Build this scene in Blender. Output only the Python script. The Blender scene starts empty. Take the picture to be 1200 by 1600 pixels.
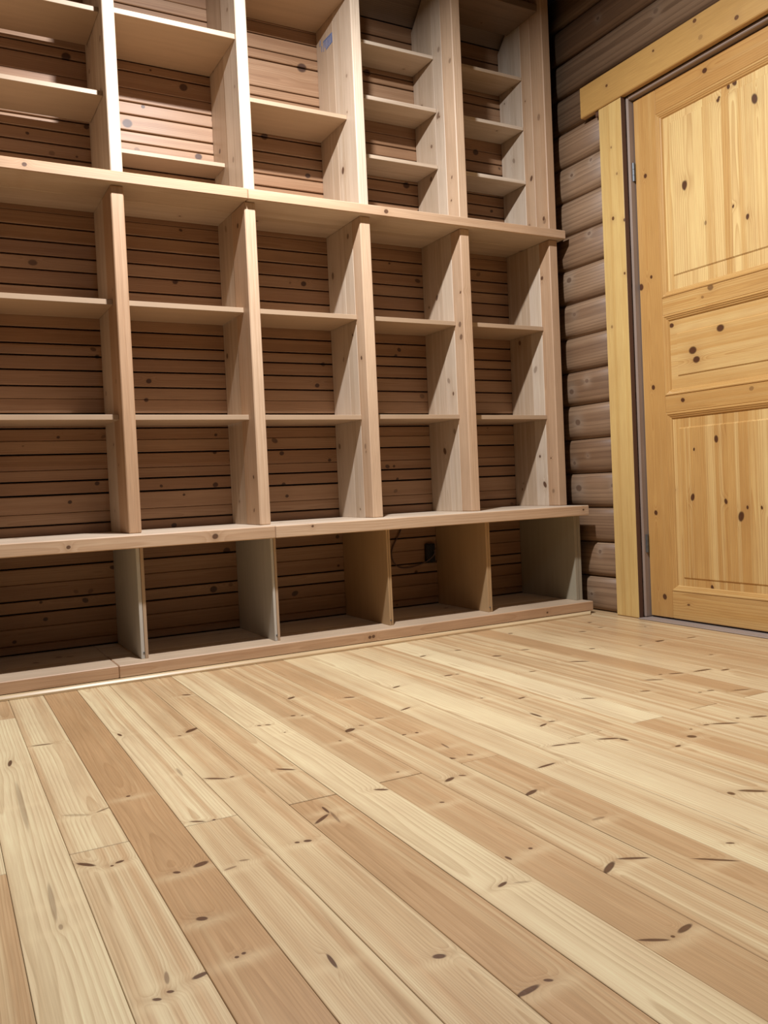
import bpy, bmesh, math, random
from mathutils import Vector, Matrix
R = random.Random(7)
COL = bpy.context.scene.collection
SC = bpy.context.scene

# ------------------------------------------------------------------ camera
cam = bpy.data.cameras.new('camera'); cam_o = bpy.data.objects.new('camera', cam); COL.objects.link(cam_o)
cam_o.location = (-2.52637, -2.88067, 0.58216)
cam_o.rotation_euler = (1.5407257, 0.0455672, -0.4995381)
cam.sensor_fit = 'VERTICAL'; cam.sensor_height = 36.0; cam.sensor_width = 27.0
cam.lens = 1333.05 / 1600 * 36.0; cam.clip_start = 0.02
SC.camera = cam_o

# ------------------------------------------------------------------ world, lamps, exposure
W = bpy.data.worlds.new('world'); SC.world = W; W.use_nodes = True
W.node_tree.nodes['Background'].inputs[0].default_value = (0.5, 0.55, 0.65, 1)
W.node_tree.nodes['Background'].inputs[1].default_value = 0.05
SC.view_settings.view_transform = 'Standard'; SC.view_settings.look = 'None'
SC.view_settings.gamma = 1.0; SC.view_settings.use_curve_mapping = False
SC.view_settings.exposure = 0.0
SC.cycles.max_bounces = 6; SC.cycles.diffuse_bounces = 3; SC.cycles.glossy_bounces = 2
def lamp(name, loc, energy, color, size):
    """a round lamp that shines downward only, as a shaded hanging lamp does"""
    l = bpy.data.lights.new(name, 'AREA'); l.shape = 'DISK'; l.energy = energy; l.color = color; l.size = size
    o = bpy.data.objects.new(name, l); o.location = loc; COL.objects.link(o); return o
lamp('hanging_lamp', (-1.57, -0.90, 2.60), 100, (0.94, 0.96, 1.0), 0.09)
lamp('rear_fill_lamp', (-1.8, -2.9, 2.58), 7, (0.95, 0.97, 1.0), 0.14)  # unseen, added as weak fill from behind

# ------------------------------------------------------------------ procedural wood
# every board carries grain coordinates gc = (along, across, depth) in metres; each object carries
# its own seed, tone and up to N knots as custom properties read by the material
class NT:
    def __init__(s, name):
        s.m = bpy.data.materials.new(name); s.m.use_nodes = True; s.t = s.m.node_tree
        s.t.nodes.clear()
    def n(s, kind, **k):
        n = s.t.nodes.new(kind)
        for a, b in k.items(): setattr(n, a, b)
        return n
    def put(s, sock, v):
        if isinstance(v, bpy.types.NodeSocket): s.t.links.new(v, sock)
        elif v is not None: sock.default_value = v
    def math(s, op, a, b=None, c=None, clamp=False):
        n = s.n('ShaderNodeMath', operation=op, use_clamp=clamp)
        s.put(n.inputs[0], a)
        if b is not None: s.put(n.inputs[1], b)
        if c is not None: s.put(n.inputs[2], c)
        return n.outputs[0]
    def vec(s, op, a, b=None):
        n = s.n('ShaderNodeVectorMath', operation=op); s.put(n.inputs[0], a)
        if b is not None: s.put(n.inputs[1], b)
        return n.outputs['Value'] if op in ('LENGTH', 'DOT_PRODUCT') else n.outputs[0]
    def xyz(s, x, y, z):
        n = s.n('ShaderNodeCombineXYZ'); s.put(n.inputs[0], x); s.put(n.inputs[1], y); s.put(n.inputs[2], z); return n.outputs[0]
    def sep(s, v):
        n = s.n('ShaderNodeSeparateXYZ'); s.put(n.inputs[0], v); return n.outputs
    def noise(s, v, scale=1.0, detail=2.0, rough=0.5):
        n = s.n('ShaderNodeTexNoise'); s.put(n.inputs['Vector'], v); n.inputs['Scale'].default_value = scale
        n.inputs['Detail'].default_value = detail; n.inputs['Roughness'].default_value = rough
        return n.outputs[0]
    def ss(s, v, a, b, lo=0.0, hi=1.0):
        n = s.n('ShaderNodeMapRange', interpolation_type='SMOOTHSTEP'); s.put(n.inputs[0], v)
        for i, q in enumerate((a, b, lo, hi)): n.inputs[i + 1].default_value = q
        return n.outputs[0]
    def mix(s, f, a, b, mode='MIX'):
        n = s.n('ShaderNodeMix', data_type='RGBA', blend_type=mode); n.clamp_factor = True
        s.put(n.inputs[0], f)
        for i, q in ((6, a), (7, b)): s.put(n.inputs[i], q if isinstance(q, bpy.types.NodeSocket) else (*q, 1))
        return n.outputs[2]
    def attr(s, name, typ):
        n = s.n('ShaderNodeAttribute', attribute_type=typ, attribute_name=name); return n

def wood(name, sap, heart, ring, knot=(0.07, 0.03, 0.015), nk=3, ring_w=0.0045, contrast=0.55, rough=0.45, coat=0.0,
         streak=0.75, halo=(0.30, 0.16, 0.07), bump=0.15, glow=0.25, whorl_sheen=0.0, tint=(-0.10, -0.15, -0.20)):
    T = NT(name)
    gc = T.attr('gc', 'GEOMETRY').outputs['Vector']
    seed = T.attr('seed', 'OBJECT').outputs['Fac']; tone = T.attr('tone', 'OBJECT').outputs['Fac']
    u, v, w = T.sep(gc)
    us = T.math('MULTIPLY_ADD', seed, 13.7, u)
    # knots
    mask = bmp = rim = sheen = None
    for i in range(nk):
        kA = T.attr('ka%d' % i, 'OBJECT').outputs['Vector']; kM = T.attr('km%d' % i, 'OBJECT').outputs['Vector']
        kx, ky, ks = T.sep(kA); a, b, c = T.sep(kM)
        dx = T.math('SUBTRACT', u, kx); dy = T.math('SUBTRACT', v, ky)
        p = T.math('MULTIPLY_ADD', a, dx, T.math('MULTIPLY', b, dy))
        q = T.math('MULTIPLY_ADD', b, dx, T.math('MULTIPLY', c, dy))
        r2 = T.math('MULTIPLY_ADD', p, p, T.math('MULTIPLY', q, q))
        on = T.math('GREATER_THAN', ks, 0.01)
        m = T.math('MULTIPLY', T.ss(r2, 1.35, 0.45), ks)
        rm = T.math('MULTIPLY', T.math('MULTIPLY', T.ss(r2, 0.25, 0.9), m), 1.0)
        # halo follows the grain: longer along the board
        hx = T.math('MULTIPLY', dx, T.math('MULTIPLY', T.math('MINIMUM', T.math('ADD', a, 0.0), 200.0), 0.30))
        e = T.math('MULTIPLY_ADD', hx, hx, T.math('MULTIPLY', r2, 0.10))
        g = T.math('MULTIPLY', T.math('POWER', 2.718, T.math('MULTIPLY', e, -1.0)), T.math('MULTIPLY', on, ks))
        if whorl_sheen:
            fx = T.math('MULTIPLY', T.math('ADD', dx, 0.012), 75.0); fy = T.math('MULTIPLY', dy, 26.0)  # pale patch beside each knot: grain reflection painted into the colour
            f = T.math('MULTIPLY', T.math('POWER', 2.718, T.math('MULTIPLY', T.math('MULTIPLY_ADD', fx, fx, T.math('MULTIPLY', fy, fy)), -1.0)), on)
            sheen = f if sheen is None else T.math('MAXIMUM', sheen, f)
        mask = m if mask is None else T.math('MAXIMUM', mask, m)
        rim = rm if rim is None else T.math('MAXIMUM', rim, rm)
        bmp = g if bmp is None else T.math('ADD', bmp, g)
    # growth rings about a tilted pith
    h1 = T.math('FRACT', T.math('MULTIPLY', seed, 5.317)); h2 = T.math('FRACT', T.math('MULTIPLY', seed, 9.731)); h3 = T.math('FRACT', T.math('MULTIPLY', seed, 3.113))
    pith = T.math('MULTIPLY_ADD', h1, 0.10, -0.05)
    low = T.noise(T.xyz(T.math('MULTIPLY', us, 1.1), T.math('MULTIPLY', v, 5.0), T.math('MULTIPLY', seed, 3.1)), 1.0, 2.0, 0.5)
    wob = T.noise(T.xyz(T.math('MULTIPLY', us, 3.0), T.math('MULTIPLY', v, 28.0), w), 1.0, 2.0, 0.5)
    dep = T.math('ADD', T.math('MULTIPLY_ADD', h2, 0.05, 0.006), T.math('MULTIPLY_ADD', low, 0.036, -0.018))
    dep = T.math('ADD', dep, w)
    vv = T.math('ADD', T.math('SUBTRACT', v, pith), T.math('MULTIPLY_ADD', wob, 0.004, -0.002))
    rad = T.math('SQRT', T.math('MULTIPLY_ADD', vv, vv, T.math('MULTIPLY', dep, dep)))
    if bmp is not None: rad = T.math('MULTIPLY_ADD', bmp, 0.008, rad)
    rw = T.math('MULTIPLY_ADD', h3, ring_w * 0.9, ring_w * 0.6)
    t = T.math('FRACT', T.math('DIVIDE', rad, rw))
    late = T.math('MULTIPLY', T.math('POWER', t, 2.2), T.ss(t, 1.0, 0.93))
    # broad sapwood / heartwood bands along the board
    band = T.noise(T.xyz(T.math('MULTIPLY', us, 0.35), T.math('MULTIPLY_ADD', v, 34.0, T.math('MULTIPLY', rad, 14.0)), T.math('MULTIPLY', seed, 7.7)), 1.0, 3.0, 0.55)
    band = T.math('ADD', band, T.math('MULTIPLY_ADD', tone, 0.20, 0.0))
    hw = T.ss(band, 0.5 - 0.16 / max(streak, .1) * .75, 0.5 + 0.16 / max(streak, .1) * .75)
    col = T.mix(hw, sap, heart)
    col = T.mix(T.math('MULTIPLY', late, contrast), col, ring)
    fib = T.noise(T.xyz(T.math('MULTIPLY', us, 9.0), T.math('MULTIPLY', v, 420.0), T.math('MULTIPLY', w, 300.0)), 1.0, 2.0, 0.6)
    col = T.mix(0.55, col, T.mix(fib, (0.28, 0.26, 0.24), (0.72, 0.73, 0.74)), 'OVERLAY')
    blot = T.noise(T.xyz(T.math('MULTIPLY', us, 2.6), T.math('MULTIPLY', v, 9.0), seed), 1.0, 3.0, 0.6)
    col = T.mix(0.30, col, T.mix(blot, (0.2, 0.19, 0.18), (0.8, 0.8, 0.8)), 'OVERLAY')
    col = T.mix(1.0, col, T.xyz(*[T.math('MULTIPLY_ADD', tone, q, 1.0) for q in tint]), 'MULTIPLY')
    if sheen is not None: col = T.mix(T.math('MULTIPLY', sheen, whorl_sheen), col, tuple(min(1, x * 1.12) for x in sap))
    if bmp is not None:
        col = T.mix(T.math('MULTIPLY', bmp, glow, clamp=True), col, halo)
        kc = T.mix(T.noise(T.vec('MULTIPLY', gc, (130.0, 130.0, 130.0)), 1.0, 2.0, 0.6), knot, tuple(min(1, x * 1.9) for x in knot))
        kc = T.mix(T.math('MULTIPLY', rim, 0.75), kc, tuple(x * 0.45 for x in knot))
        col = T.mix(T.math('MULTIPLY', mask, 0.94), col, kc)
    P = T.n('ShaderNodeBsdfPrincipled')
    T.put(P.inputs['Base Color'], col)
    T.put(P.inputs['Roughness'], T.math('MULTIPLY_ADD', blot, 0.18, rough - 0.09))
    P.inputs['Specular IOR Level'].default_value = 0.4
    if coat: P.inputs['Coat Weight'].default_value = coat; P.inputs['Coat Roughness'].default_value = 0.22
    bn = T.n('ShaderNodeBump'); bn.inputs['Strength'].default_value = bump; bn.inputs['Distance'].default_value = 0.0006
    T.put(bn.inputs['Height'], T.math('MULTIPLY_ADD', fib, 0.6, late)); T.put(P.inputs['Normal'], bn.outputs[0])
    o = T.n('ShaderNodeOutputMaterial'); T.put(o.inputs[0], P.outputs[0])
    return T.m

def plywood(name, face, dark, rough=0.5):
    T = NT(name)
    gc = T.attr('gc', 'GEOMETRY').outputs['Vector']; seed = T.attr('seed', 'OBJECT').outputs['Fac']
    u, v, w = T.sep(gc)
    nz = T.noise(T.xyz(T.math('MULTIPLY_ADD', u, 3.0, seed), T.math('MULTIPLY', v, 40.0), seed), 1.0, 3.0, 0.6)
    col = T.mix(nz, tuple(x * 0.85 for x in face), tuple(min(1, x * 1.12) for x in face))
    lay = T.math('FRACT', T.math('MULTIPLY_ADD', w, 1 / 0.0045, 0.5))
    # only the edge layers show: glue lines lie at fixed depths inside the sheet
    edge = T.math('MULTIPLY', T.ss(lay, 0.55, 0.9), T.math('LESS_THAN', T.math('ABSOLUTE', w), 0.0078))
    col = T.mix(T.math('MULTIPLY', edge, 0.55), col, dark)
    P = T.n('ShaderNodeBsdfPrincipled'); T.put(P.inputs['Base Color'], col); P.inputs['Roughness'].default_value = rough
    o = T.n('ShaderNodeOutputMaterial'); T.put(o.inputs[0], P.outputs[0]); return T.m

def plain(name, c, rough=0.5, metal=0.0, var=0.1):
    T = NT(name)
    nz = T.noise(T.n('ShaderNodeTexCoord').outputs['Object'], 60.0, 3.0)
    col = T.mix(nz, tuple(x * (1 - var) for x in c), tuple(min(1, x * (1 + var)) for x in c))
    P = T.n('ShaderNodeBsdfPrincipled'); T.put(P.inputs['Base Color'], col); P.inputs['Roughness'].default_value = rough; P.inputs['Metallic'].default_value = metal
    o = T.n('ShaderNodeOutputMaterial'); T.put(o.inputs[0], P.outputs[0]); return T.m

M_FLOOR = wood('floor_pine', (0.645, 0.50, 0.29), (0.485, 0.31, 0.16), (0.33, 0.185, 0.08), nk=8, knot=(0.065, 0.027, 0.012), ring_w=0.0042, contrast=0.48, rough=0.36, whorl_sheen=0.35)
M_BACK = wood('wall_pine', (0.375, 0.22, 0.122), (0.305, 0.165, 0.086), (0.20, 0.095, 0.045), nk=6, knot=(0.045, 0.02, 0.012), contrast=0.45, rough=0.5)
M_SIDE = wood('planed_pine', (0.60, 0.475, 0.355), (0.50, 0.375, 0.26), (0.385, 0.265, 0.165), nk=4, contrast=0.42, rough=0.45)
M_FRONT = wood('edge_pine', (0.55, 0.375, 0.24), (0.49, 0.31, 0.185), (0.36, 0.20, 0.10), nk=3, contrast=0.45, rough=0.5)
M_DOOR = wood('varnished_pine', (0.68, 0.46, 0.19), (0.57, 0.33, 0.11), (0.38, 0.17, 0.045), nk=7, knot=(0.045, 0.013, 0.006), ring_w=0.006, contrast=0.55, rough=0.35, coat=0.3, halo=(0.36, 0.18, 0.06))
M_CASING = wood('casing_pine', (0.62, 0.415, 0.155), (0.54, 0.33, 0.11), (0.40, 0.21, 0.055), nk=6, knot=(0.08, 0.03, 0.01), contrast=0.35, rough=0.4, coat=0.2)
M_LOG = wood('grey_log', (0.275, 0.17, 0.098), (0.20, 0.115, 0.064), (0.10, 0.052, 0.028), nk=3, knot=(0.07, 0.035, 0.02), ring_w=0.017, contrast=0.6, rough=0.5, halo=(0.33, 0.25, 0.18), glow=0.6)
M_JAMB = wood('worn_jamb', (0.33, 0.26, 0.22), (0.28, 0.21, 0.17), (0.2, 0.14, 0.1), nk=3, contrast=0.35)
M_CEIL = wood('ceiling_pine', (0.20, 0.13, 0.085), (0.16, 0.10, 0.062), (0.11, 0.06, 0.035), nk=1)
M_PLY = plywood('plywood', (0.45, 0.31, 0.195), (0.20, 0.11, 0.06))
M_PLYW = plywood('pale_plywood', (0.52, 0.49, 0.43), (0.2, 0.12, 0.07))
M_PLYO = plywood('orange_plywood', (0.44, 0.28, 0.14), (0.2, 0.11, 0.05))
M_PLYG = plywood('olive_plywood', (0.36, 0.31, 0.22), (0.2, 0.13, 0.08))
M_GAP = plain('joint_backing', (0.05, 0.03, 0.02), 0.9)  # dark backing seen through the joints
M_BROWN = plain('brown_stain_and_shade', (0.10, 0.045, 0.025), 0.6)
M_STEEL = plain('dull_steel', (0.16, 0.17, 0.18), 0.5, 0.9)
M_BLACK = plain('black_plastic', (0.012, 0.014, 0.017), 0.4)
M_CABLE = plain('brown_cable_sheath', (0.10, 0.055, 0.04), 0.4)
M_BLUE = plain('blue_stamp_ink', (0.14, 0.19, 0.36), 0.7, 0, 0.25)
M_SHELL = plain('room_shell_wood', (0.11, 0.07, 0.045), 0.6)

# ------------------------------------------------------------------ builders
WLOC = {}
def link(o, loc, parent=None):
    COL.objects.link(o); WLOC[o.name] = Vector(loc)
    if parent is not None:
        o.parent = parent; o.location = Vector(loc) - WLOC[parent.name]
    else: o.location = loc
    return o
def empty(name, loc, label=None, cat=None, kind=None, parent=None):
    o = bpy.data.objects.new(name, None); o.empty_display_size = 0.05; link(o, loc, parent)
    if label: o['label'] = label
    if cat: o['category'] = cat
    if kind: o['kind'] = kind
    return o
def put_knots(o, knots, n):
    """knots: (along, across, half length, half width, angle from the grain, strength) in the board's own metres"""
    for i, (ku, kv, ra, rb, an, s) in enumerate(knots[:n]):
        c, q = math.cos(an), math.sin(an); ia, ib = 1 / ra, 1 / rb
        o['ka%d' % i] = [float(ku), float(kv), float(s)]
        o['km%d' % i] = [c * c * ia + q * q * ib, c * q * (ia - ib), q * q * ia + c * c * ib]
def finish(name, bm, loc, mat, parent, axes, seed=None, tone=None, knots=(), nk=3, kind=None, label=None, smooth=False):
    me = bpy.data.meshes.new(name)
    bmesh.ops.recalc_face_normals(bm, faces=bm.faces)
    bm.to_mesh(me); bm.free(); me.materials.append(mat)
    if axes is not None:
        at = me.attributes.new('gc', 'FLOAT_VECTOR', 'POINT')
        d = []
        for v in me.vertices: d += [v.co[axes[0]], v.co[axes[1]], v.co[axes[2]]]
        at.data.foreach_set('vector', d)
    if smooth:
        for p in me.polygons: p.use_smooth = True
    o = bpy.data.objects.new(name, me); link(o, loc, parent)
    o['seed'] = float(R.random() * 10 if seed is None else seed); o['tone'] = float(R.uniform(-1, 1) if tone is None else tone)
    if knots: put_knots(o, knots, nk)
    if kind: o['kind'] = kind
    if label: o['label'] = label
    return o
def axes_of(sx, sy, sz, grain):
    s = {'x': sx, 'y': sy, 'z': sz}; i = 'xyz'
    rest = sorted([k for k in i if k != grain], key=lambda k: -s[k])
    return (i.index(grain), i.index(rest[0]), i.index(rest[1]))
def box_bm(sx, sy, sz, bev=0.0, bm=None, at=(0, 0, 0)):
    own = bmesh.new()
    bmesh.ops.create_cube(own, size=1.0)
    for v in own.verts: v.co = Vector((v.co.x * sx, v.co.y * sy, v.co.z * sz)) + Vector(at)
    if bev: bmesh.ops.bevel(own, geom=own.edges[:], offset=bev, segments=1, affect='EDGES')
    if bm is None: return own
    tmp = bpy.data.meshes.new('tmp'); own.to_mesh(tmp); own.free(); bm.from_mesh(tmp); bpy.data.meshes.remove(tmp); return bm
def board(name, x, y, z, mat, parent=None, grain='x', bev=0.0015, rz=0.0, axes=None, knots=None, world_knots=(), rnd=0, nk=3, **k):
    """a bevelled board filling x, y, z (pairs of world limits); world_knots: (along, across, r[, strength]) in world metres"""
    sx, sy, sz = x[1] - x[0], y[1] - y[0], z[1] - z[0]
    c = Vector(((x[0] + x[1]) / 2, (y[0] + y[1]) / 2, (z[0] + z[1]) / 2))
    ax = axes or axes_of(sx, sy, sz, grain); S = (sx, sy, sz)
    kn = list(knots or [])
    for q in world_knots:
        du, dv = q[0] - c[ax[0]], q[1] - c[ax[1]]
        if abs(du) < S[ax[0]] / 2 + q[2] * .6 and abs(dv) < S[ax[1]] / 2 + q[2] * .6:
            kn.append((du, dv, q[2], q[2] * .85, 0.3, q[3] if len(q) > 3 else 1.0))
    for _ in range(rnd):
        r = R.uniform(0.003, 0.011) if S[ax[1]] > .03 else R.uniform(.002, .005)
        kn.append((R.uniform(-.48, .48) * S[ax[0]], R.uniform(-.3, .3) * S[ax[1]], r * R.uniform(1, 1.6), r, R.uniform(-.6, .6), R.choice((0.5, 0.8, 1.0))))
    bm = box_bm(sx, sy, sz, min(bev, min(S) * .3))
    o = finish(name, bm, c, mat, parent, ax, knots=kn, nk=nk, **k)
    if rz: o.rotation_euler[2] = rz
    return o

# ------------------------------------------------------------------ measured knots (world metres)
FLOOR_KNOTS = [[-2.1982, -1.1781, 0.0044, 0.0046, -0.6231, 1.0],[-2.2991, -0.6899, 0.0251, 0.004, -0.1795, 1.0],[-2.3015, -1.2213, 0.028, 0.0056, -0.5476, 0.35],[-2.2537, -1.2231, 0.0166, 0.003, 0.5045, 0.7],[-2.3786, -0.8002, 0.0253, 0.0044, -1.6894, 1.0],[-2.3835, -1.0984, 0.150, 0.0055, -1.5713, 0.38],[-2.1231, -0.7236, 0.0143, 0.0041, -1.4331, 1.0],[-1.97, -0.7984, 0.0171, 0.0065, 0.8886, 1.0],[-2.0015, -0.8259, 0.0051, 0.0031, -0.653, 1.0],[-1.9621, -0.7956, 0.0246, 0.0074, 0.7073, 1.0],[-2.0242, -1.1816, 0.0255, 0.0044, -0.6306, 1.0],[-1.9918, -1.1922, 0.0055, 0.0033, 0.1478, 1.0],[-1.8706, -0.4159, 0.0149, 0.0068, -0.6828, 1.0],[-1.8114, -0.8641, 0.0062, 0.004, -0.6594, 1.0],[-1.7908, -0.8712, 0.0083, 0.0041, -0.6599, 1.0],[-1.883, -1.2155, 0.0231, 0.0045, -0.7433, 1.0],[-1.6371, -0.65, 0.0167, 0.0072, 0.6142, 1.0],[-1.5977, -0.6378, 0.0068, 0.0031, -0.41, 1.0],[-1.706, -0.8295, 0.0071, 0.0052, -0.6663, 1.0],[-1.6856, -0.8416, 0.0036, 0.0035, -0.6666, 1.0],[-1.6469, -1.0387, 0.017, 0.009, 0.705, 1.0],[-1.7021, -1.1022, 0.0038, 0.003, -0.6501, 1.0],[-1.7815, -0.9597, 0.003, 0.003, -0.655, 1.0],[-2.1213, -1.3859, 0.0152, 0.003, -0.5422, 1.0],[-2.0935, -1.3957, 0.003, 0.003, -0.4425, 1.0],[-1.9316, -1.5051, 0.0245, 0.0046, 0.6646, 1.0],[-1.9079, -1.4698, 0.0184, 0.003, -1.5959, 1.0],[-1.908, -1.5105, 0.0294, 0.003, -1.6679, 0.6],[-2.0747, -1.0958, 0.0306, 0.003, -1.5906, 0.5],[-1.6446, -1.0405, 0.0179, 0.0075, 0.5419, 1.0],[-1.6046, -1.0192, 0.007, 0.0031, -0.6597, 1.0],[-1.6998, -1.3692, 0.0036, 0.003, -0.6337, 1.0],[-1.7764, -1.4397, 0.0148, 0.0047, -0.6258, 1.0],[-1.6386, -1.4686, 0.0154, 0.006, 0.4591, 1.0],[-1.6055, -1.4644, 0.008, 0.0031, -0.632, 1.0],[-1.5201, -1.3663, 0.0078, 0.0041, -0.7809, 1.0],[-1.5594, -1.1513, 0.0059, 0.0035, -0.2084, 1.0],[-1.5272, -1.1558, 0.0053, 0.0043, -1.3133, 1.0],[-1.5287, -1.2813, 0.0206, 0.003, -1.6488, 0.7],[-1.5636, -1.3625, 0.009, 0.0041, -0.9368, 1.0],[-1.4404, -0.9532, 0.0208, 0.0044, 0.3968, 1.0],[-1.3406, -0.7276, 0.0166, 0.0054, 0.3767, 1.0],[-1.0515, -0.3984, 0.0152, 0.006, 0.3486, 1.0],[-1.1442, -0.7013, 0.0151, 0.0059, -0.0931, 1.0],[-1.1142, -0.7041, 0.0061, 0.0036, -0.7025, 1.0],[-1.223, -0.9873, 0.0045, 0.0038, -0.2917, 1.0],[-1.5043, -0.7496, 0.0167, 0.006, -0.4123, 1.0],[-1.5387, -0.9902, 0.0122, 0.0033, -0.36, 1.0],[-0.9062, -0.3953, 0.0126, 0.0063, -0.5042, 1.0],[-0.862, -0.5623, 0.0159, 0.0086, -0.5586, 1.0],[-0.1954, -0.273, 0.0131, 0.0085, -0.1466, 1.0],[-0.243, -0.3884, 0.011, 0.0059, -0.4342, 1.0],[-0.353, -0.4098, 0.015, 0.0075, -0.5295, 1.0],[-0.108, -0.4888, 0.005, 0.0099, -0.7692, 1.0],[-0.2901, -0.7296, 0.0269, 0.0099, 0.0621, 1.0],[-0.3958, -0.7456, 0.0085, 0.0047, -0.3968, 1.0],[-0.5497, -0.6782, 0.0109, 0.0061, -0.4765, 1.0],[-0.7179, -0.8043, 0.0324, 0.0066, -0.6048, 1.0],[-0.7259, -1.1254, 0.0279, 0.0054, -0.5556, 1.0],[-0.8381, -1.2018, 0.0143, 0.0049, -0.4367, 1.0],[-1.0063, -1.1658, 0.0198, 0.0046, -0.553, 1.0],[-1.2557, -1.2863, 0.0155, 0.0045, 0.3844, 1.0],[-1.2208, -1.2748, 0.0093, 0.0038, -0.2814, 1.0],[-1.4343, -1.5156, 0.0253, 0.0044, 0.1142, 1.0],[-1.3277, -1.4277, 0.018, 0.0038, -0.2579, 1.0],[-1.2934, -1.4364, 0.0165, 0.0032, -0.3641, 1.0],[-1.2108, -1.458, 0.0269, 0.0052, -0.4733, 1.0],[-1.1893, -1.4824, 0.0121, 0.0052, -1.3373, 1.0],[-1.2144, -1.2075, 0.0239, 0.0049, -1.535, 1.0],[-1.14, -1.0544, 0.0131, 0.0047, 0.2102, 1.0],[-0.9191, -0.8224, 0.013, 0.0036, -0.0753, 1.0],[-0.7268, -0.5413, 0.0156, 0.0061, -0.3658, 1.0],[-0.5748, -0.2564, 0.0094, 0.0075, -0.3833, 1.0],[-0.6625, -1.0892, 0.0062, 0.0046, -0.3595, 1.0],[-0.3415, -0.9965, 0.0081, 0.0046, -0.3258, 1.0],[-0.1605, -0.7573, 0.0212, 0.0057, -0.0964, 1.0],[-0.5329, -1.1295, 0.0356, 0.007, -0.0937, 1.0],[-0.6187, -1.1086, 0.025, 0.0058, -0.4221, 1.0],[-0.479, -1.1651, 0.0168, 0.006, -0.0163, 1.0],[-0.741, -1.3008, 0.0055, 0.004, -0.4193, 1.0],[-0.7045, -1.3044, 0.011, 0.0049, -0.4189, 1.0],[-0.6379, -1.3477, 0.0267, 0.0041, -0.3531, 1.0],[-0.8637, -1.5176, 0.0049, 0.0045, -0.6647, 1.0],[-0.8154, -1.538, 0.0236, 0.0059, -0.3685, 1.0],[-0.9633, -1.5126, 0.0077, 0.0043, -0.2973, 1.0],[-0.9225, -1.5298, 0.0339, 0.0055, -0.4987, 1.0],[-1.0165, -1.5153, 0.0036, 0.0035, -0.6571, 1.0],[-1.0579, -1.5544, 0.011, 0.0099, -0.6525, 1.0],[-1.1305, -1.5824, 0.0081, 0.0031, 0.1146, 1.0],[-1.7156, -1.5615, 0.0051, 0.003, -0.6208, 1.0],[-1.8167, -1.8825, 0.0106, 0.0038, 0.3604, 1.0],[-1.7568, -1.8169, 0.0081, 0.003, -1.4717, 1.0],[-1.5549, -1.6185, 0.0196, 0.0061, 0.3763, 1.0],[-1.7071, -1.8083, 0.0038, 0.0035, -0.6053, 1.0],[-1.6533, -1.9268, 0.0233, 0.0057, 0.5465, 1.0],[-1.6021, -1.924, 0.0252, 0.0037, -0.4992, 1.0],[-1.5069, -1.997, 0.0348, 0.0033, -0.7068, 1.0],[-1.4406, -1.9689, 0.0073, 0.003, -0.6069, 1.0],[-1.2681, -1.83, 0.0083, 0.006, -1.606, 1.0],[-1.2277, -1.8433, 0.0264, 0.0061, -0.6865, 1.0],[-1.5393, -1.7806, 0.0141, 0.0041, -0.0222, 0.5],[-1.7891, -1.8928, 0.0136, 0.003, -0.3502, 0.4],[-1.134, -1.5844, 0.0072, 0.0041, -0.1065, 1.0],[-2.3233, -1.4567, 0.0192, 0.0049, -0.8272, 1.0],[-2.2884, -1.4858, 0.003, 0.003, -0.6004, 1.0],[-2.2749, -1.4776, 0.0076, 0.0042, 0.2721, 1.0],[-2.2979, -1.8811, 0.0047, 0.003, -0.5078, 1.0],[-2.3153, -1.888, 0.0059, 0.003, -0.5739, 1.0],[-2.207, -1.5692, 0.0066, 0.0041, -0.6814, 1.0],[-2.2942, -1.8498, 0.0147, 0.003, -1.7249, 0.6],[-2.3874, -1.6455, 0.0088, 0.003, -1.5906, 0.5],[-2.3875, -1.5599, 0.0678, 0.0041, -1.5947, 0.45],[-2.1668, -1.5621, 0.0139, 0.0072, 0.3552, 1.0],[-2.2158, -1.7327, 0.0086, 0.0059, -0.588, 1.0],[-2.2068, -1.8529, 0.003, 0.003, -0.5807, 1.0],[-2.1964, -1.8492, 0.003, 0.0033, -0.5813, 1.0],[-2.2582, -1.8674, 0.0112, 0.0046, 0.2745, 1.0],[-2.0073, -1.5733, 0.0046, 0.0035, -0.607, 1.0],[-1.9901, -1.5775, 0.0072, 0.005, -0.4287, 1.0],[-2.1319, -1.6031, 0.0114, 0.0032, 0.2153, 0.6],[-2.1044, -1.5877, 0.0088, 0.003, -0.268, 0.6],[-2.1096, -1.927, 0.0184, 0.003, -1.6251, 1.0],[-1.9933, -1.9908, 0.009, 0.0055, -0.3814, 1.0],[-1.9464, -2.1065, 0.0185, 0.0048, 0.1541, 1.0],[-1.9141, -2.1029, 0.0061, 0.003, -0.5768, 1.0],[-1.749, -2.1064, 0.0208, 0.0034, -0.5476, 1.0],[-1.7231, -2.1136, 0.003, 0.003, -0.5845, 1.0],[-1.6958, -2.1083, 0.0162, 0.005, 0.2341, 1.0]]
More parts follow.
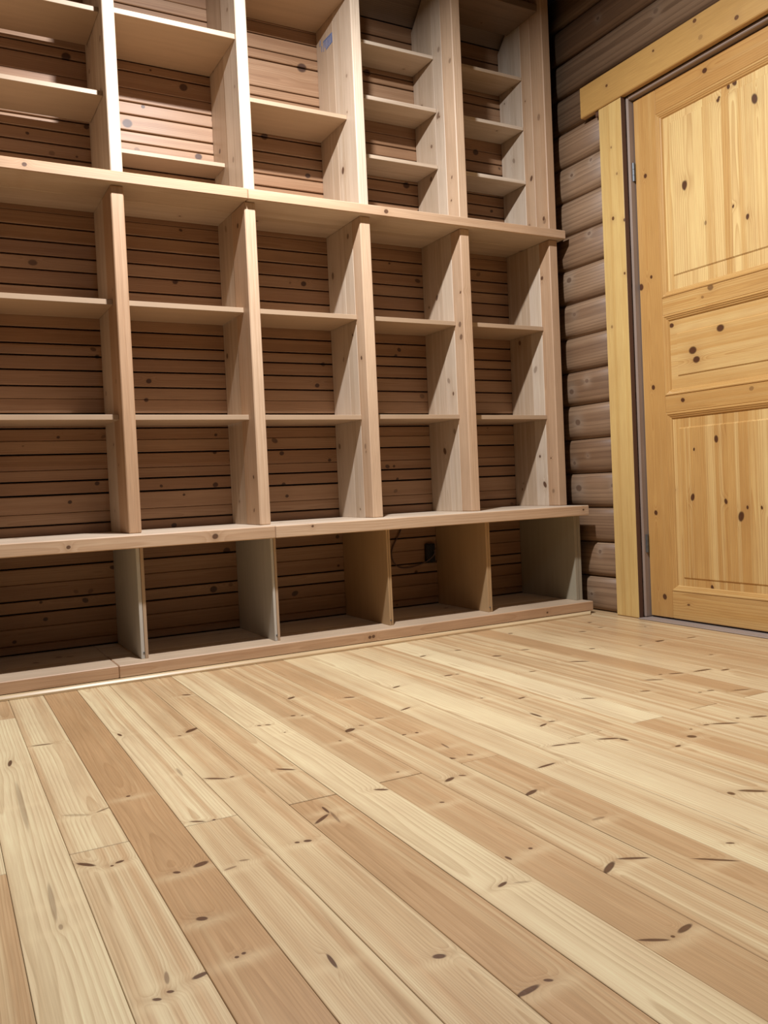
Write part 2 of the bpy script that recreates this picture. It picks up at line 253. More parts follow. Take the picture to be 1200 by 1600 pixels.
BACK_KNOTS = [[-1.98, 2.162, 0.0167],[-1.559, 2.13, 0.0162],[-1.716, 2.031, 0.0079],[-1.777, 1.96, 0.0189],[-1.514, 1.876, 0.0147],[-1.923, 1.924, 0.01],[-1.962, 1.812, 0.0046],[-1.063, 2.298, 0.0217],[-1.24, 1.995, 0.0153],[-1.059, 1.864, 0.0122],[-0.592, 1.885, 0.0167],[-0.762, 2.336, 0.0181],[-0.216, 2.082, 0.0155],[-1.749, 1.014, 0.0107],[-1.762, 0.944, 0.0089],[-1.51, 0.744, 0.0084],[-1.514, 0.618, 0.0112],[-1.639, 0.585, 0.0055],[-1.683, 0.471, 0.0109],[-1.955, 0.64, 0.0087],[-2.052, 0.577, 0.0077],[-1.63, 1.391, 0.0109],[-1.93, 1.099, 0.0087],[-1.502, 0.811, 0.0065],[-2.079, 0.809, 0.006],[-1.03, 1.097, 0.0097],[-1.062, 1.009, 0.0105],[-1.022, 0.701, 0.008],[-1.233, 0.734, 0.0103],[-1.231, 0.609, 0.0086],[-1.219, 0.561, 0.0078],[-1.101, 1.422, 0.0122],[-0.683, 1.144, 0.0074],[-0.717, 0.667, 0.0065],[-0.703, 0.612, 0.0065],[-0.695, 1.539, 0.0055],[-1.482, 0.359, 0.015],[-1.543, 0.214, 0.0149],[-2.261, 0.1, 0.0075],[-2.168, 0.229, 0.0059],[-2.156, 0.168, 0.0085],[-1.002, 0.381, 0.0093],[-1.004, 0.26, 0.006],[-0.63, 0.201, 0.0084]]
STILE_KNOTS = [[-0.41, 1.759, 0.0096],[-0.367, 1.332, 0.0144],[-0.422, 1.36, 0.0076],[-0.412, 0.926, 0.0105],[-0.402, 0.427, 0.0106],[-0.433, 0.092, 0.0124],[-0.483, 0.456, 0.0151]]
HEADER_KNOTS = [[-0.272, 2.16, 0.0068],[-0.523, 2.183, 0.0057],[-0.72, 2.198, 0.0087],[-0.896, 2.122, 0.0095],[-0.743, 2.129, 0.0106, 0.4]]
CASING_KNOTS = [[-0.276, 1.627, 0.0083],[-0.338, 1.603, 0.0067],[-0.28, 1.911, 0.0053, 0.6],[-0.306, 1.797, 0.006, 0.6],[-0.329, 1.393, 0.0058],[-0.247, 1.194, 0.0069, 0.6],[-0.247, 0.978, 0.0059],[-0.304, 0.995, 0.0068],[-0.337, 0.233, 0.0087],[-0.241, 0.289, 0.006]]
TOP_RAIL_KNOTS = [[-0.711, 2.036, 0.0115]]
UPPER_PANEL_KNOTS = [[-0.595, 1.662, 0.0155],[-0.909, 1.854, 0.0154],[-0.827, 1.949, 0.0131],[-0.801, 1.943, 0.0086],[-0.759, 1.915, 0.0094],[-0.653, 1.959, 0.0097],[-0.866, 1.465, 0.0085],[-0.808, 1.519, 0.0053],[-0.686, 1.496, 0.0069, 0.6]]
MIDDLE_PANEL_KNOTS = [[-0.736, 1.102, 0.0149],[-0.607, 1.042, 0.0163],[-0.623, 1.005, 0.0145],[-0.505, 1.154, 0.0102]]
RAIL_KNOTS = [[-0.704, 1.256, 0.0141, 0.7],[-0.558, 0.86, 0.0101]]
LOWER_PANEL_KNOTS = [[-0.701, 0.701, 0.0115],[-0.583, 0.487, 0.0119],[-0.735, 0.47, 0.0088],[-0.799, 0.415, 0.0156],[-0.827, 0.448, 0.006],[-0.886, 0.447, 0.0059],[-0.657, 0.145, 0.009],[-0.597, 0.669, 0.0055],[-0.492, 0.516, 0.0066]]
LOG_KNOTS = [[0.029, 1.45, 0.0119],[0.003, 1.295, 0.0079, 0.5],[0.04, 0.962, 0.0112],[0.007, 0.824, 0.0127],[0.017, 0.535, 0.0143],[-0.048, 0.674, 0.0047, 0.5],[-0.039, 0.072, 0.0063],[-0.516, 2.341, 0.0099, 0.5],[-0.105, 1.617, 0.0079],[-0.014, 1.892, 0.0073],[-0.208, 2.466, 0.0069]]

# ------------------------------------------------------------------ floor
floor = board('floor', (-3.6, 0.08), (-4.2, 0.34), (-0.06, -0.024), M_GAP, None, 'y', kind='structure')
PITCH, S0, ROT = 0.0967, -2.437, -0.012
JOINTS = {-1: -1.417, 0: -0.37, 1: -1.401, 3: -1.397, 5: -1.408, 7: -1.403, 9: -1.403, 12: -1.402, 14: -1.4035, 16: -1.4, 18: -1.402}
TONE = {0: -.1, 1: -.15, 2: 1.3, 3: -.2, 4: .35, 5: .45, 6: -.1, 7: .25, 8: 0, 9: .5, 10: -.3, 11: -.5, 12: -.3, 13: -.1, 14: -.7, 15: -.3, 16: .3, 17: .1}
for k in range(-12, 26):
    x0, x1 = S0 + PITCH * k, S0 + PITCH * (k + 1)
    if x0 > 0.05: break
    x1 = min(x1, 0.075)
    j = JOINTS.get(k, R.uniform(-3.4, -2.6))
    cuts = [0.33, j] + ([j - 1.62] if k in JOINTS else []) + [-4.2]
    for a, (yb, ya) in enumerate(zip(cuts[:-1], cuts[1:])):
        cx, cy = (x0 + x1) / 2, (ya + yb) / 2
        cxw = cx - ROT * (cy + 1.4)
        kn = []
        for (X, Y, ra, rb, an, s) in FLOOR_KNOTS:
            lx, ly = X - cxw, Y - cy
            v = lx + ROT * ly * 1.0; uu = ly - ROT * lx
            if abs(v) < PITCH / 2 and abs(uu) < (yb - ya) / 2:
                # along = +y, across = x
                kn.append((uu, v, ra, rb, math.pi / 2 - an - ROT if True else 0, s))
        kn.sort(key=lambda q: -q[2] * q[3] * q[5])
        lim = .45 * (yb - ya) if x0 < -2.6 else min(.45 * (yb - ya), -2.45 - cy)
        if lim > -.45 * (yb - ya):
            for _ in range(3): kn.append((R.uniform(-.45 * (yb - ya), lim), R.uniform(-.04, .04), R.uniform(.005, .012), R.uniform(.004, .008), R.uniform(0, 3), 1.0))
        dz = R.uniform(-.0006, 0)
        tn = TONE.get(k, R.uniform(-.6, .5)) + (R.uniform(-.25, .25) if a == 0 else R.uniform(-.5, .3))
        if k == 14: tn = -1.1 if a == 0 else 0.5
        board('plank', (cxw - PITCH / 2 + .0004, cxw + (x1 - x0) - PITCH / 2 - .0004), (ya + (.0013 if k in (1, 5, 7) else .0008), yb - (.0013 if k in (1, 5, 7) else .0008)), (-.022 + dz, dz), M_FLOOR, floor, 'y',
              bev=.0008, rz=ROT, knots=kn, nk=8, tone=tn)

# ------------------------------------------------------------------ back wall of narrow boards
wall_back = board('wall_back', (-3.6, 0.10), (0.362, 0.44), (0.0, 2.75), M_GAP, None, 'x', kind='structure')
SEAMS = [0.0, .0538, .085, .143, .194, .238, .296, .352, .40, .459, .4985, .540, .605, .653, .693, .748, .797, .8406, .893, .946, .990, 1.047, 1.099, 1.140,
         1.194, 1.239, 1.29, 1.342, 1.399, 1.448, 1.498, 1.55, 1.60, 1.648, 1.695, 1.745, 1.798, 1.846, 1.892, 1.934, 1.994, 2.041, 2.09, 2.152, 2.189, 2.298,
         2.3385, 2.397, 2.445, 2.50, 2.57]
TIGHT = {.40, .085, .540, .693, .797, .946, 1.29, 1.239, 2.09, 1.60, 2.445, .296, .143}
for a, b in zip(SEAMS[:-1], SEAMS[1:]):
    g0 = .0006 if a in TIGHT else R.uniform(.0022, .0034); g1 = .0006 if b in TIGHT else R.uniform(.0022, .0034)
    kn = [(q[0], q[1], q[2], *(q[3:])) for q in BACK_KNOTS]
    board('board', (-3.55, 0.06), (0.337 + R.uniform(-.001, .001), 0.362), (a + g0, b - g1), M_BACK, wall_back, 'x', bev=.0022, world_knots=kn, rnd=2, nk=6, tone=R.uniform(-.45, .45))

# ------------------------------------------------------------------ right wall of bulging logs, door opening at y -0.345 .. -1.235
wall_right = board('wall_right', (0.115, 0.2), (-4.2, -1.29), (0.0, 3.9), M_GAP, None, 'z', kind='structure')
board('backing', (0.115, 0.2), (-0.335, 0.44), (0.0, 3.9), M_GAP, wall_right, 'z')
board('backing', (0.115, 0.2), (-1.29, -0.335), (2.09, 3.9), M_GAP, wall_right, 'z')
LOGH = 0.15
def log(y0, y1, z0, z1, zc, tone):
    n = 12; prof = []
    for i in range(n + 1):
        t = -1 + 2 * i / n
        z = zc + t * LOGH / 2 * .992
        x = 0.058 - 0.024 * (1 - abs(t) ** 3.2) ** 0.6
        prof.append((x, min(max(z, z0), z1)))
    bm = bmesh.new(); c = Vector((0.05, (y0 + y1) / 2, zc))
    va = [bm.verts.new((x - c.x, y0 - c.y, z - zc)) for x, z in prof]; vb = [bm.verts.new((x - c.x, y1 - c.y, z - zc)) for x, z in prof]
    for L in (va, vb):
        y = L[0].co.y; L.append(bm.verts.new((.112 - c.x, y, prof[-1][1] - zc))); L.append(bm.verts.new((.112 - c.x, y, prof[0][1] - zc)))
    m = len(va)
    for i in range(m):
        j = (i + 1) % m
        if (va[i].co - va[j].co).length > 1e-6: bm.faces.new((va[i], va[j], vb[j], vb[i]))
    bm.faces.new(va[::-1]); bm.faces.new(vb)
    bmesh.ops.remove_doubles(bm, verts=bm.verts, dist=1e-6)
    kn = []
    for q in LOG_KNOTS:
        if y0 < q[0] < y1 and abs(q[1] - zc) < .075: kn.append((q[0] - c.y, q[1] - zc, q[2] * 1.3, q[2], .2, (q[3] if len(q) > 3 else .8)))
    for _ in range(1): kn.append((R.uniform(y0, y1) - c.y, R.uniform(-.05, .05), R.uniform(.006, .012), R.uniform(.006, .01), .2, .7))
    o = finish('log', bm, c, M_LOG, wall_right, (1, 2, 0), knots=kn, nk=3, tone=tone, smooth=False)
    for p in o.data.polygons:
        p.use_smooth = abs(p.normal.y) < .5 and p.normal.x < .5
for k in range(26):
    z0 = k * .1497; zc = z0 + LOGH / 2; tn = R.uniform(-.6, .6)
    yb = min(.34, .33 - max(0, z0 + LOGH - 2.56))
    if zc < 2.09:
        log(-0.338, yb, max(z0, .0005), z0 + LOGH - .001, zc, tn)
        log(-4.15, -1.285, max(z0, .0005), z0 + LOGH - .001, zc, tn)
    elif z0 < 3.8: log(-4.15, yb, z0, z0 + LOGH - .001, zc, tn)

# the rest of the room shell (behind and beside the camera) and the ceiling that slopes up from the back wall
board('wall_left', (-3.68, -3.6), (-4.2, 0.44), (0.0, 3.9), M_SHELL, None, 'y', kind='structure')
board('wall_front', (-3.6, 0.2), (-4.28, -4.2), (0.0, 3.9), M_SHELL, None, 'x', kind='structure')
ceiling = board('ceiling', (-3.6, 0.2), (-4.2, -0.96), (3.86, 3.92), M_SHELL, None, 'x', kind='structure')
n = 12
for i in range(n):
    s0, s1 = i * 1.84 / n, (i + 1) * 1.84 / n - .002
    L = s1 - s0; bm = box_bm(3.6, L, .02, .002)
    c = Vector((-1.75, .337 - (s0 + L / 2) * math.sqrt(.5) + .007, 2.57 + (s0 + L / 2) * math.sqrt(.5) + .007))
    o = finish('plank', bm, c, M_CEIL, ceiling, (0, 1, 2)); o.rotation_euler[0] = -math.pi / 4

# floor strip in front of the plinth
def prism(name, prof, x0, x1, mat, parent=None, cut1=0.0, **k):
    """profile in (y, z) run along x; cut1 slants the right end"""
    c = Vector(((x0 + x1) / 2, sum(p[0] for p in prof) / len(prof), sum(p[1] for p in prof) / len(prof)))
    y_min = min(p[0] for p in prof)
    bm = bmesh.new()
    A = [bm.verts.new((x0 - c.x, y - c.y, z - c.z)) for y, z in prof]
    B = [bm.verts.new((x1 + cut1 * (y - y_min) - c.x, y - c.y, z - c.z)) for y, z in prof]
    m = len(A)
    for i in range(m): bm.faces.new((A[i], A[(i + 1) % m], B[(i + 1) % m], B[i]))
    bm.faces.new(A[::-1]); bm.faces.new(B)
    return finish(name, bm, c, mat, parent, (0, 1, 2), **k)
prism('baseboard_back', [(-.134, 0.0002), (-.134, .006), (-.128, .012), (-.1075, .012), (-.1075, .0002)], -2.42, -.062, M_FLOOR, None, 1.0, kind='structure', tone=-.2)
board('threshold', (0.0, 0.13), (-1.285, -0.345), (0.0004, 0.004), M_JAMB, None, 'y', kind='structure').name = 'trim_5'

# ------------------------------------------------------------------ the built-in bookcase
case = empty('bookcase', (-1.2, 0.1, 0.0), 'built-in pine bookcase filling the back wall, open bays between tall uprights', 'bookcase')
X0 = -2.42
LEDGE_KNOTS = [(-1.665, .441, .011), (-2.13, .439, .007), (-1.31, .453, .005), (-2.18, 1.637, .008), (-.89, 1.637, .010), (-1.1, .031, .007), (-1.085, .032, .007), (-.27, .03, .005), (-1.83, .033, .006), (-.06, .445, .005)]
def ledge(name, y0, z0, z1, xj, x1, ys, seed_t):
    e = empty(name, ((X0 + x1) / 2, y0, z0), parent=case)
    for a, b in ((X0, xj - .0006), (xj + .0006, x1)):
        for i, (ya, yb) in enumerate(zip(ys[:-1], ys[1:])):
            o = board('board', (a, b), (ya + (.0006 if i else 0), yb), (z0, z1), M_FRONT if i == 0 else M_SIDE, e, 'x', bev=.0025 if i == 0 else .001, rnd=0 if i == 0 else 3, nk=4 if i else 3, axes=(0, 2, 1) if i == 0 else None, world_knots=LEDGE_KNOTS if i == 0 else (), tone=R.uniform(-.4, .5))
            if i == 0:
                o.data.materials.append(M_SIDE)  # paler top and bottom: bright lamplight on the tops put into the colour
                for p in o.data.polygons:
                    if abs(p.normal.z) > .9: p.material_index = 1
    return e
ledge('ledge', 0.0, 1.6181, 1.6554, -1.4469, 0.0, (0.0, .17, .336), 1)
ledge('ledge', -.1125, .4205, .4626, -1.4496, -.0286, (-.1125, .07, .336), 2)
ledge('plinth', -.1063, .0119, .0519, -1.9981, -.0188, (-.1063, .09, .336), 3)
board('plinth_base', (X0, -.03), (-.09, .33), (0.0003, .0119), M_PLY, case, 'x')

ML = [(-2.375, -2.333), (-1.9158, -1.8737), (-1.4529, -1.4116), (-.9912, -.9475), (-.533, -.489), (-.0705, -.0262)]
UL = [(-2.373, -2.333), (-1.9138, -1.8736), (-1.455, -1.4132), (-.9943, -.9545), (-.5372, -.495), (-.0741, -.0317)]
def upright(xx, z0, z1, ys, mats, slope=False):
    e = empty('upright', ((xx[0] + xx[1]) / 2, ys[0], z0), parent=case)
    for i, (ya, yb) in enumerate(zip(ys[:-1], ys[1:])):
        ins = (0.0, .0009, .0018)[min(i, 2)]
        z = z1
        o = board('board', (xx[0] + ins, xx[1] - ins), (ya + (.0004 if i else 0), yb), (z0, z), mats[i], e, 'z', bev=.003 if i == 0 else .0015, rnd=3, nk=3 if mats[i] is M_FRONT else 4, tone=R.uniform(-.6, .6))
        if slope:   # the tops follow the sloping ceiling
            cz, cy = (z0 + z) / 2, (ya + yb) / 2
            for v in o.data.vertices:
                if v.co.z > 0: v.co.z += 2.545 + (.337 - (v.co.y + cy)) - z
            at = o.data.attributes['gc']
            for v, a in zip(o.data.vertices, at.data): a.vector[0] = v.co.z
    return e
for i, xx in enumerate(ML):
    if i in (0, 1): ys, ms = (.0279, .17, .336), (M_FRONT, M_SIDE)
    elif i == 2: ys, ms = (.0279, .171, .336), (M_FRONT, M_SIDE)
    else: ys, ms = (.0279, .10, .179, .336), (M_FRONT, M_SIDE, M_SIDE)
    upright(xx, .4628, 1.6179, ys, ms)
ups = []
for i, xx in enumerate(UL):
    if i < 3: ys, ms = (.02, .174, .336), (M_SIDE, M_SIDE)
    elif i == 3: ys, ms = (.02, .18, .336), (M_SIDE, M_SIDE)
    elif i == 4: ys, ms = (.02, .104, .172, .336), (M_FRONT, M_SIDE, M_SIDE)
    else: ys, ms = (.02, .104, .172, .336), (M_FRONT, M_FRONT, M_SIDE)
    ups.append(upright(xx, 1.6556, 2.5, ys, ms, True))

# loose-looking plywood shelves, one row of bays at a time
def shelf(a, b, y0, ztop, t, mat=None, rnd=0, y1=.335):
    return board('shelf', (a + .0004, b - .0004), (y0, y1), (ztop - t, ztop), mat or M_PLY, case, 'x', bev=.001, rnd=rnd)
for c in range(5):
    a, b = ML[c][1], ML[c + 1][0]
    shelf(a, b, .088, 1.2526 + R.uniform(-.002, .002), .018); shelf(a, b, .088, .8657 + R.uniform(-.002, .002), .018)
U = {0: [(.068, 2.214, .016), (.075, 1.942, .016)], 1: [(.033, 2.206, .018), (.205, 1.813, .015)], 2: [(.091, 2.021, .016), (.03, 2.475, .025)],
     3: [(.165, 2.372, .014), (.158, 2.15, .016), (.164, 1.918, .015)], 4: [(.167, 2.370, .014), (.168, 2.152, .015), (.164, 1.914, .016)]}
for c, l in U.items():
    for y0, z, t in l: shelf(UL[c][1], UL[c + 1][0], y0, z, t, M_SIDE if c > 2 else None, 1, .302 if c == 0 else .335)
board('shelf', (UL[4][1] + .0004, UL[5][0] - .0004), (.043, .26), (2.595, 2.625), M_CEIL, case, 'x', rnd=1)  # dark wood puts the shade around this topmost shelf into its colour

# dividers of the low row: two sheets of plywood side by side
DV = [((-2.372, -2.35), M_PLYW, 'pale grey coated plywood divider'), ((-1.9129, -1.889), M_PLYW, 'pale grey coated plywood divider'), ((-1.4454, -1.4247), M_PLYW, 'pale grey coated plywood divider'),
      ((-.9798, -.9625), M_PLYO, 'orange-brown plywood divider'), ((-.5214, -.4996), M_PLYO, 'orange-brown plywood divider'), ((-.0557, -.021), M_PLYG, 'olive grey plywood end panel')]
for (a, b), m, lab in DV:
    e = empty('divider', ((a + b) / 2, -.0436, .0519), parent=case); e['label'] = lab
    h = (a + b) / 2
    board('sheet', (a, h - .0008), (-.0436, .335), (.0521, .4203), m, e, 'z', bev=.0008)
    board('sheet', (h + .0008, b), (-.0425, .335), (.0521, .4203), m if m is not M_PLYW else M_PLY, e, 'z', bev=.0008)
    if m is not M_PLYG:
        bm = bmesh.new(); bmesh.ops.create_cone(bm, cap_ends=True, segments=10, radius1=.0032, radius2=.0026, depth=.002)
        s = finish('screw', bm, (h - .003, -.0444, .072), M_STEEL, e, None); s.rotation_euler[0] = math.pi / 2
board('end_batten', (-.0205, -.004), (-.02, .335), (.0521, .4203), M_BROWN, case, 'z')

# blue stamp printed on the third visible upper upright: a frame block with pale bars and strokes beside it
su = ups[3]
def stamp_quad(pts, bm):
    A = [bm.verts.new((0, y - .25, z - 2.37)) for y, z in pts]; B = [bm.verts.new((-.0005, y - .25, z - 2.37)) for y, z in pts]
    m = len(pts)
    bm.faces.new(A); bm.faces.new(B[::-1])
    for i in range(m): bm.faces.new((A[i], A[(i + 1) % m], B[(i + 1) % m], B[i]))
bm = bmesh.new()
for pts in ([(.187, 2.384), (.187, 2.346), (.190, 2.346), (.190, 2.384)], [(.190, 2.384), (.266, 2.386), (.266, 2.381), (.190, 2.379)], [(.190, 2.350), (.247, 2.345), (.247, 2.341), (.190, 2.346)],
            [(.190, 2.379), (.200, 2.379), (.200, 2.350), (.190, 2.350)], [(.204, 2.379), (.213, 2.379), (.213, 2.349), (.204, 2.349)], [(.217, 2.380), (.226, 2.380), (.226, 2.348), (.217, 2.348)],
            [(.230, 2.380), (.237, 2.380), (.237, 2.347), (.230, 2.347)], [(.242, 2.381), (.250, 2.381), (.247, 2.345), (.241, 2.345)], [(.255, 2.381), (.262, 2.381), (.258, 2.355), (.253, 2.355)],
            [(.266, 2.384), (.270, 2.384), (.270, 2.345), (.266, 2.345)], [(.283, 2.375), (.287, 2.375), (.288, 2.352), (.284, 2.352)], [(.294, 2.402), (.299, 2.402), (.303, 2.380), (.298, 2.380)],
            [(.165, 2.352), (.169, 2.354), (.170, 2.325), (.166, 2.320)]):
    stamp_quad(pts, bm)
finish('stamp', bm, (-.9936, .25, 2.37), M_BLUE, su, None, label='faded blue lumber stamp', kind='stuff')

# ------------------------------------------------------------------ socket box and its cable in the fourth low bay
sk = empty('socket_box', (-.5627, .337, .2797), 'small black socket box on the back boards of a low bay', 'socket')
bm = box_bm(.042, .026, .084, .003); finish('body', bm, (-.5627, .3235, .2797), M_BLACK, sk, None)
bm = box_bm(.034, .004, .072, .0015); finish('cover', bm, (-.5627, .3085, .2797), M_BLACK, sk, None)
bm = bmesh.new(); bmesh.ops.create_cone(bm, cap_ends=True, segments=16, radius1=.006, radius2=.006, depth=.006)
s = finish('cable_gland', bm, (-.556, .3045, .293), M_BLACK, sk, None); s.rotation_euler[0] = math.pi / 2
def tube(name, pts, r, mat, label=None, cat=None):
    cu = bpy.data.curves.new(name, 'CURVE'); cu.dimensions = '3D'; cu.bevel_depth = r; cu.bevel_resolution = 2; cu.resolution_u = 6
    sp = cu.splines.new('NURBS'); sp.points.add(len(pts) - 1); sp.use_endpoint_u = True; sp.order_u = 4
    for p, q in zip(sp.points, pts): p.co = (*q, 1)
    o = bpy.data.objects.new(name + '_c', cu); COL.objects.link(o)
    dg = bpy.context.evaluated_depsgraph_get(); me = bpy.data.meshes.new_from_object(o.evaluated_get(dg)); me.name = name
    bpy.data.objects.remove(o)
    me.materials.clear(); me.materials.append(mat)
    c = Vector(pts[0])
    for v in me.vertices: v.co -= c
    for p in me.polygons: p.use_smooth = True
    m = bpy.data.objects.new(name, me); link(m, c)
    if label: m['label'] = label; m['category'] = cat
    return m
tube('cable', [(-.690, .331, .4195), (-.700, .330, .39), (-.722, .330, .356), (-.750, .330, .314), (-.755, .330, .284), (-.744, .330, .25), (-.719, .329, .226), (-.671, .327, .222), (-.622, .322, .232),
               (-.585, .310, .246), (-.558, .298, .268), (-.551, .292, .285), (-.556, .298, .293)], .0028, M_CABLE, 'thin brown cable looping down to the black socket box', 'cable')

# ------------------------------------------------------------------ door in the log wall
def trim(name, y, z, x0, x1, mat, grain, wk, bev=.003, **k):
    return board(name, (x0, x1), y, z, mat, None, grain, bev=bev, world_knots=wk, nk=6, kind='structure', **k)
CK = [(q[1], q[0], *q[2:]) for q in CASING_KNOTS]
trim('trim_1', (-.340, -.2135), (.0006, 2.088), .011, .0335, M_CASING, 'z', CK, tone=-.4)
trim('trim_2', (-1.46, -.1125), (2.0885, 2.215), .006, .0335, M_CASING, 'y', HEADER_KNOTS, tone=1.1)
trim('trim_3', (-1.3655, -1.239), (.0006, 2.088), .011, .0335, M_CASING, 'z', (), tone=-.2)
trim('shadow_notch', (-.2135, -.190), (2.066, 2.0882), .016, .033, M_BROWN, 'z', ())  # dark block standing in for the shadow gap under the header's end
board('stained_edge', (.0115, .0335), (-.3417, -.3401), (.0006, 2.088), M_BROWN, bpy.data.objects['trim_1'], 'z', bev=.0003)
door = empty('door_1', (.08, -.36, 0.0), kind='structure')
board('frame', (.034, .115), (-.3550, -.3420), (.0045, 2.088), M_JAMB, door, 'z', bev=.004, tone=0)
board('frame', (.034, .115), (-1.2395, -1.224), (.0045, 2.088), M_JAMB, door, 'z', bev=.004, tone=0)
board('frame', (.034, .115), (-1.2235, -.3555), (2.0735, 2.088), M_JAMB, door, 'y', bev=.003, tone=.5)
XF, XB, XP = .060, .100, .072
SK = [(q[1], q[0], *q[2:]) for q in STILE_KNOTS]
ZT = 2.070
board('stile', (XF, XB), (-.4715, -.3585), (.0105, ZT), M_DOOR, door, 'z', bev=.002, world_knots=SK, nk=7, tone=.7)
board('stile', (XF, XB), (-1.2205, -1.1075), (.0105, ZT), M_DOOR, door, 'z', bev=.002, rnd=6, nk=7, tone=.1)
YS0, YS1 = -1.1070, -.4720
RAILS = [(1.972, ZT, TOP_RAIL_KNOTS, 1.2), (1.197, 1.264, RAIL_KNOTS, .6), (.818, .884, RAIL_KNOTS, .7), (.0105, .118, (), .4)]
for z0, z1, kk, tn in RAILS: board('rail', (XF, XB), (YS0, YS1), (z0, z1), M_DOOR, door, 'y', bev=.002, world_knots=kk, rnd=1, nk=7, tone=tn)
PROF = [(0, .0005), (.003, -.0022), (.007, -.0022), (.0105, .0012), (.0135, .0016), (.0165, .0048), (.0205, .0062), (.024, .012), (.024, .016), (0, .016)]
def moulding(y0, y1, z0, z1):
    """four mitred strips around the opening y0..y1 (y0 > y1) x z0..z1"""
    cor = [(y0, z0), (y1, z0), (y1, z1), (y0, z1)]
    inn = [(-1, 1), (1, 1), (1, -1), (-1, -1)]
    for i in range(4):
        j = (i + 1) % 4; bm = bmesh.new(); c = Vector((XF, (cor[i][0] + cor[j][0]) / 2, (cor[i][1] + cor[j][1]) / 2))
        def ring(k): return [bm.verts.new((d, cor[k][0] + inn[k][0] * s - c.y, cor[k][1] + inn[k][1] * s - c.z)) for s, d in PROF]
        A, B = ring(i), ring(j); m = len(PROF)
        for q in range(m): bm.faces.new((A[q], A[(q + 1) % m], B[(q + 1) % m], B[q]))
        bm.faces.new(A[::-1]); bm.faces.new(B)
        horiz = i in (0, 2)
        finish('moulding', bm, c, M_DOOR, door, (1, 2, 0) if horiz else (2, 1, 0), tone=.3)
def stave_panel(z0, z1, f0, f1, splits, wk, tones):
    e = board('panel', (.0805, .098), (YS0 + .001, YS1 - .001), (z0 + .001, z1 - .001), M_DOOR, door, 'z')
    W2 = [(q[1], q[0], *q[2:]) for q in wk]
    for i, (ya, yb) in enumerate(zip(splits[:-1], splits[1:])):       # going away from the hinges
        sd, tn = R.random() * 10, tones[i % len(tones)]
        bm = bmesh.new(); c = Vector((XP, (ya + yb) / 2, (z0 + z1) / 2)); hw = (ya - yb) / 2 - .0002
        fy0, fy1 = min(ya, -.524), max(yb, -1.055)
        # flat margin with the raised field on it: chamfered at the field's edges
        ysl = [ya - .0001]
        if ya > -.524 > yb: ysl += [-.524, -.528]
        if ya > -1.055 > yb: ysl += [-1.051, -1.055]
        ysl.append(yb + .0001)
        zsl = [z0, f0, f0 + .005, f1 - .005, f1, z1]
        def hgt(y, z): return 0.0 if (y >= -.524 + 1e-6 or y <= -1.055 - 1e-6 or z <= f0 + 1e-6 or z >= f1 - 1e-6 or abs(y + .524) < 1e-6 or abs(y + 1.055) < 1e-6) else -.0045
        G = [[bm.verts.new((hgt(y, z), y - c.y, z - c.z)) for z in zsl] for y in ysl]
        for a in range(len(ysl) - 1):
            for b in range(len(zsl) - 1): bm.faces.new((G[a][b], G[a + 1][b], G[a + 1][b + 1], G[a][b + 1]))
        r = bmesh.ops.extrude_face_region(bm, geom=bm.faces[:])
        for v in r['geom']:
            if isinstance(v, bmesh.types.BMVert): v.co.x = .008
        kn = [(q[0] - c.z, q[1] - c.y, q[2] * 1.25, q[2] * .8, R.uniform(-.3, .3), q[3] if len(q) > 3 else 1.0) for q in W2 if yb - q[2] * .4 < q[1] < ya + q[2] * .4 and z0 < q[0] < z1]
        finish('stave', bm, c, M_DOOR, e, (2, 1, 0), seed=sd, tone=tn, knots=kn, nk=7)
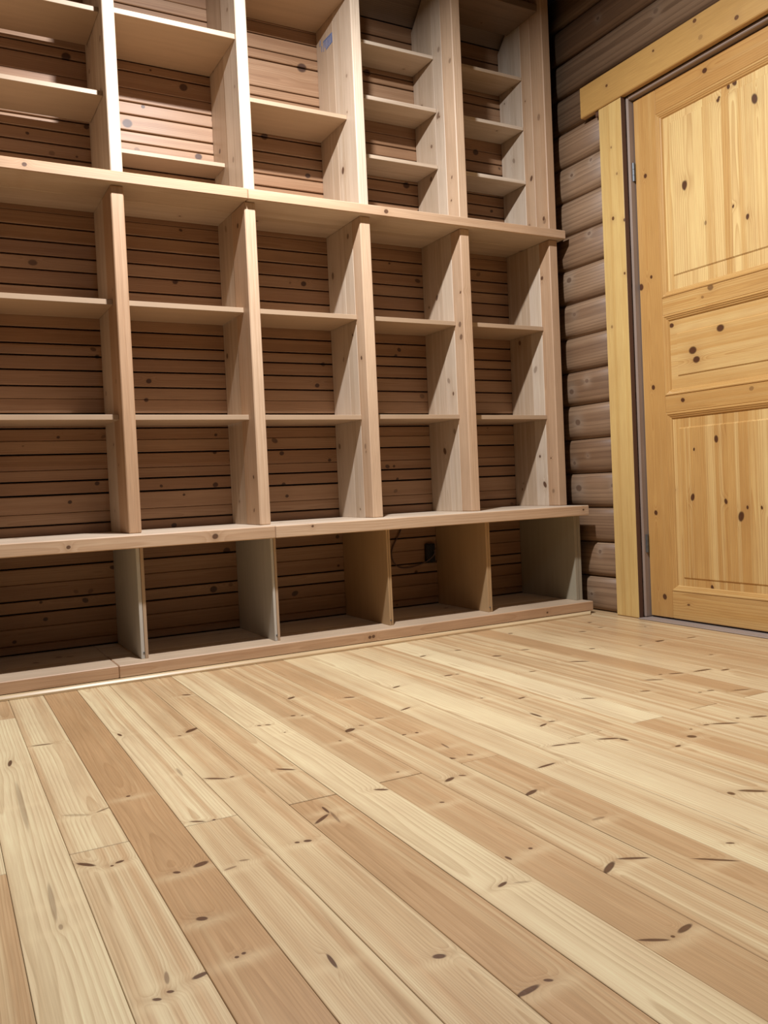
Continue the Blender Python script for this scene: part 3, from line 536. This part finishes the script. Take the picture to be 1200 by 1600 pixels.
def middle_panel(z0, z1, f0, f1, wk):
    bm = bmesh.new(); c = Vector((XP, (YS0 + YS1) / 2, (z0 + z1) / 2))
    ysl = [YS1, -.530, -.534, -1.045, -1.049, YS0]; zsl = [z0, f0, f0 + .005, f1 - .005, f1, z1]
    G = [[bm.verts.new((-.0045 if a in (2, 3) and b in (2, 3) else 0.0, y - c.y, z - c.z)) for b, z in enumerate(zsl)] for a, y in enumerate(ysl)]
    for a in range(5):
        for b in range(5): bm.faces.new((G[a][b], G[a + 1][b], G[a + 1][b + 1], G[a][b + 1]))
    r = bmesh.ops.extrude_face_region(bm, geom=bm.faces[:])
    for v in r['geom']:
        if isinstance(v, bmesh.types.BMVert): v.co.x = .02
    kn = [(q[0] - c.y, q[1] - c.z, q[2] * 1.15, q[2] * .9, .2 if q[2] < .012 else 0, 1.0) for q in wk]
    finish('panel', bm, c, M_DOOR, door, (1, 2, 0), tone=.1, knots=kn, nk=7)
moulding(YS1, YS0, 1.264, 1.972); moulding(YS1, YS0, .884, 1.197); moulding(YS1, YS0, .118, .818)
stave_panel(1.265, 1.971, 1.339, 1.921, [YS1, -.545, -.599, -.640, -.685, -.727, -.770, -.803, -.836, -.868, -.897, -.944, -.995, -1.05, YS0], UPPER_PANEL_KNOTS, [-.5, -.9, -.7, -1.1, -.3, -.9, 0, -1.0, -.6, -.2, -.8, -1.0])
stave_panel(.119, .817, .171, .757, [YS1, -.528, -.560, -.592, -.626, -.660, -.692, -.746, -.798, -.843, -.882, -.93, -.985, -1.04, YS0], LOWER_PANEL_KNOTS, [-.3, .1, .5, .2, .6, -.1, .7, .3, .8, 0, -.1, .4])
middle_panel(.885, 1.196, .954, 1.12, MIDDLE_PANEL_KNOTS)
# barrel hinges
for zc in (1.79, .303):
    h = empty('hinge', (.054, -.3575, zc), parent=door); h['label'] = 'dull steel barrel hinge'
    for i, (a, b) in enumerate(((-.036, -.013), (-.012, .010), (.011, .036))):
        bm = bmesh.new(); bmesh.ops.create_cone(bm, cap_ends=True, segments=14, radius1=.0062, radius2=.0062, depth=b - a)
        finish('knuckle', bm, (.052, -.3572, zc + (a + b) / 2), M_STEEL, h, None)
    bm = box_bm(.022, .0016, .072, .0004); finish('leaf', bm, (.073, -.3563, zc), M_STEEL, h, None)
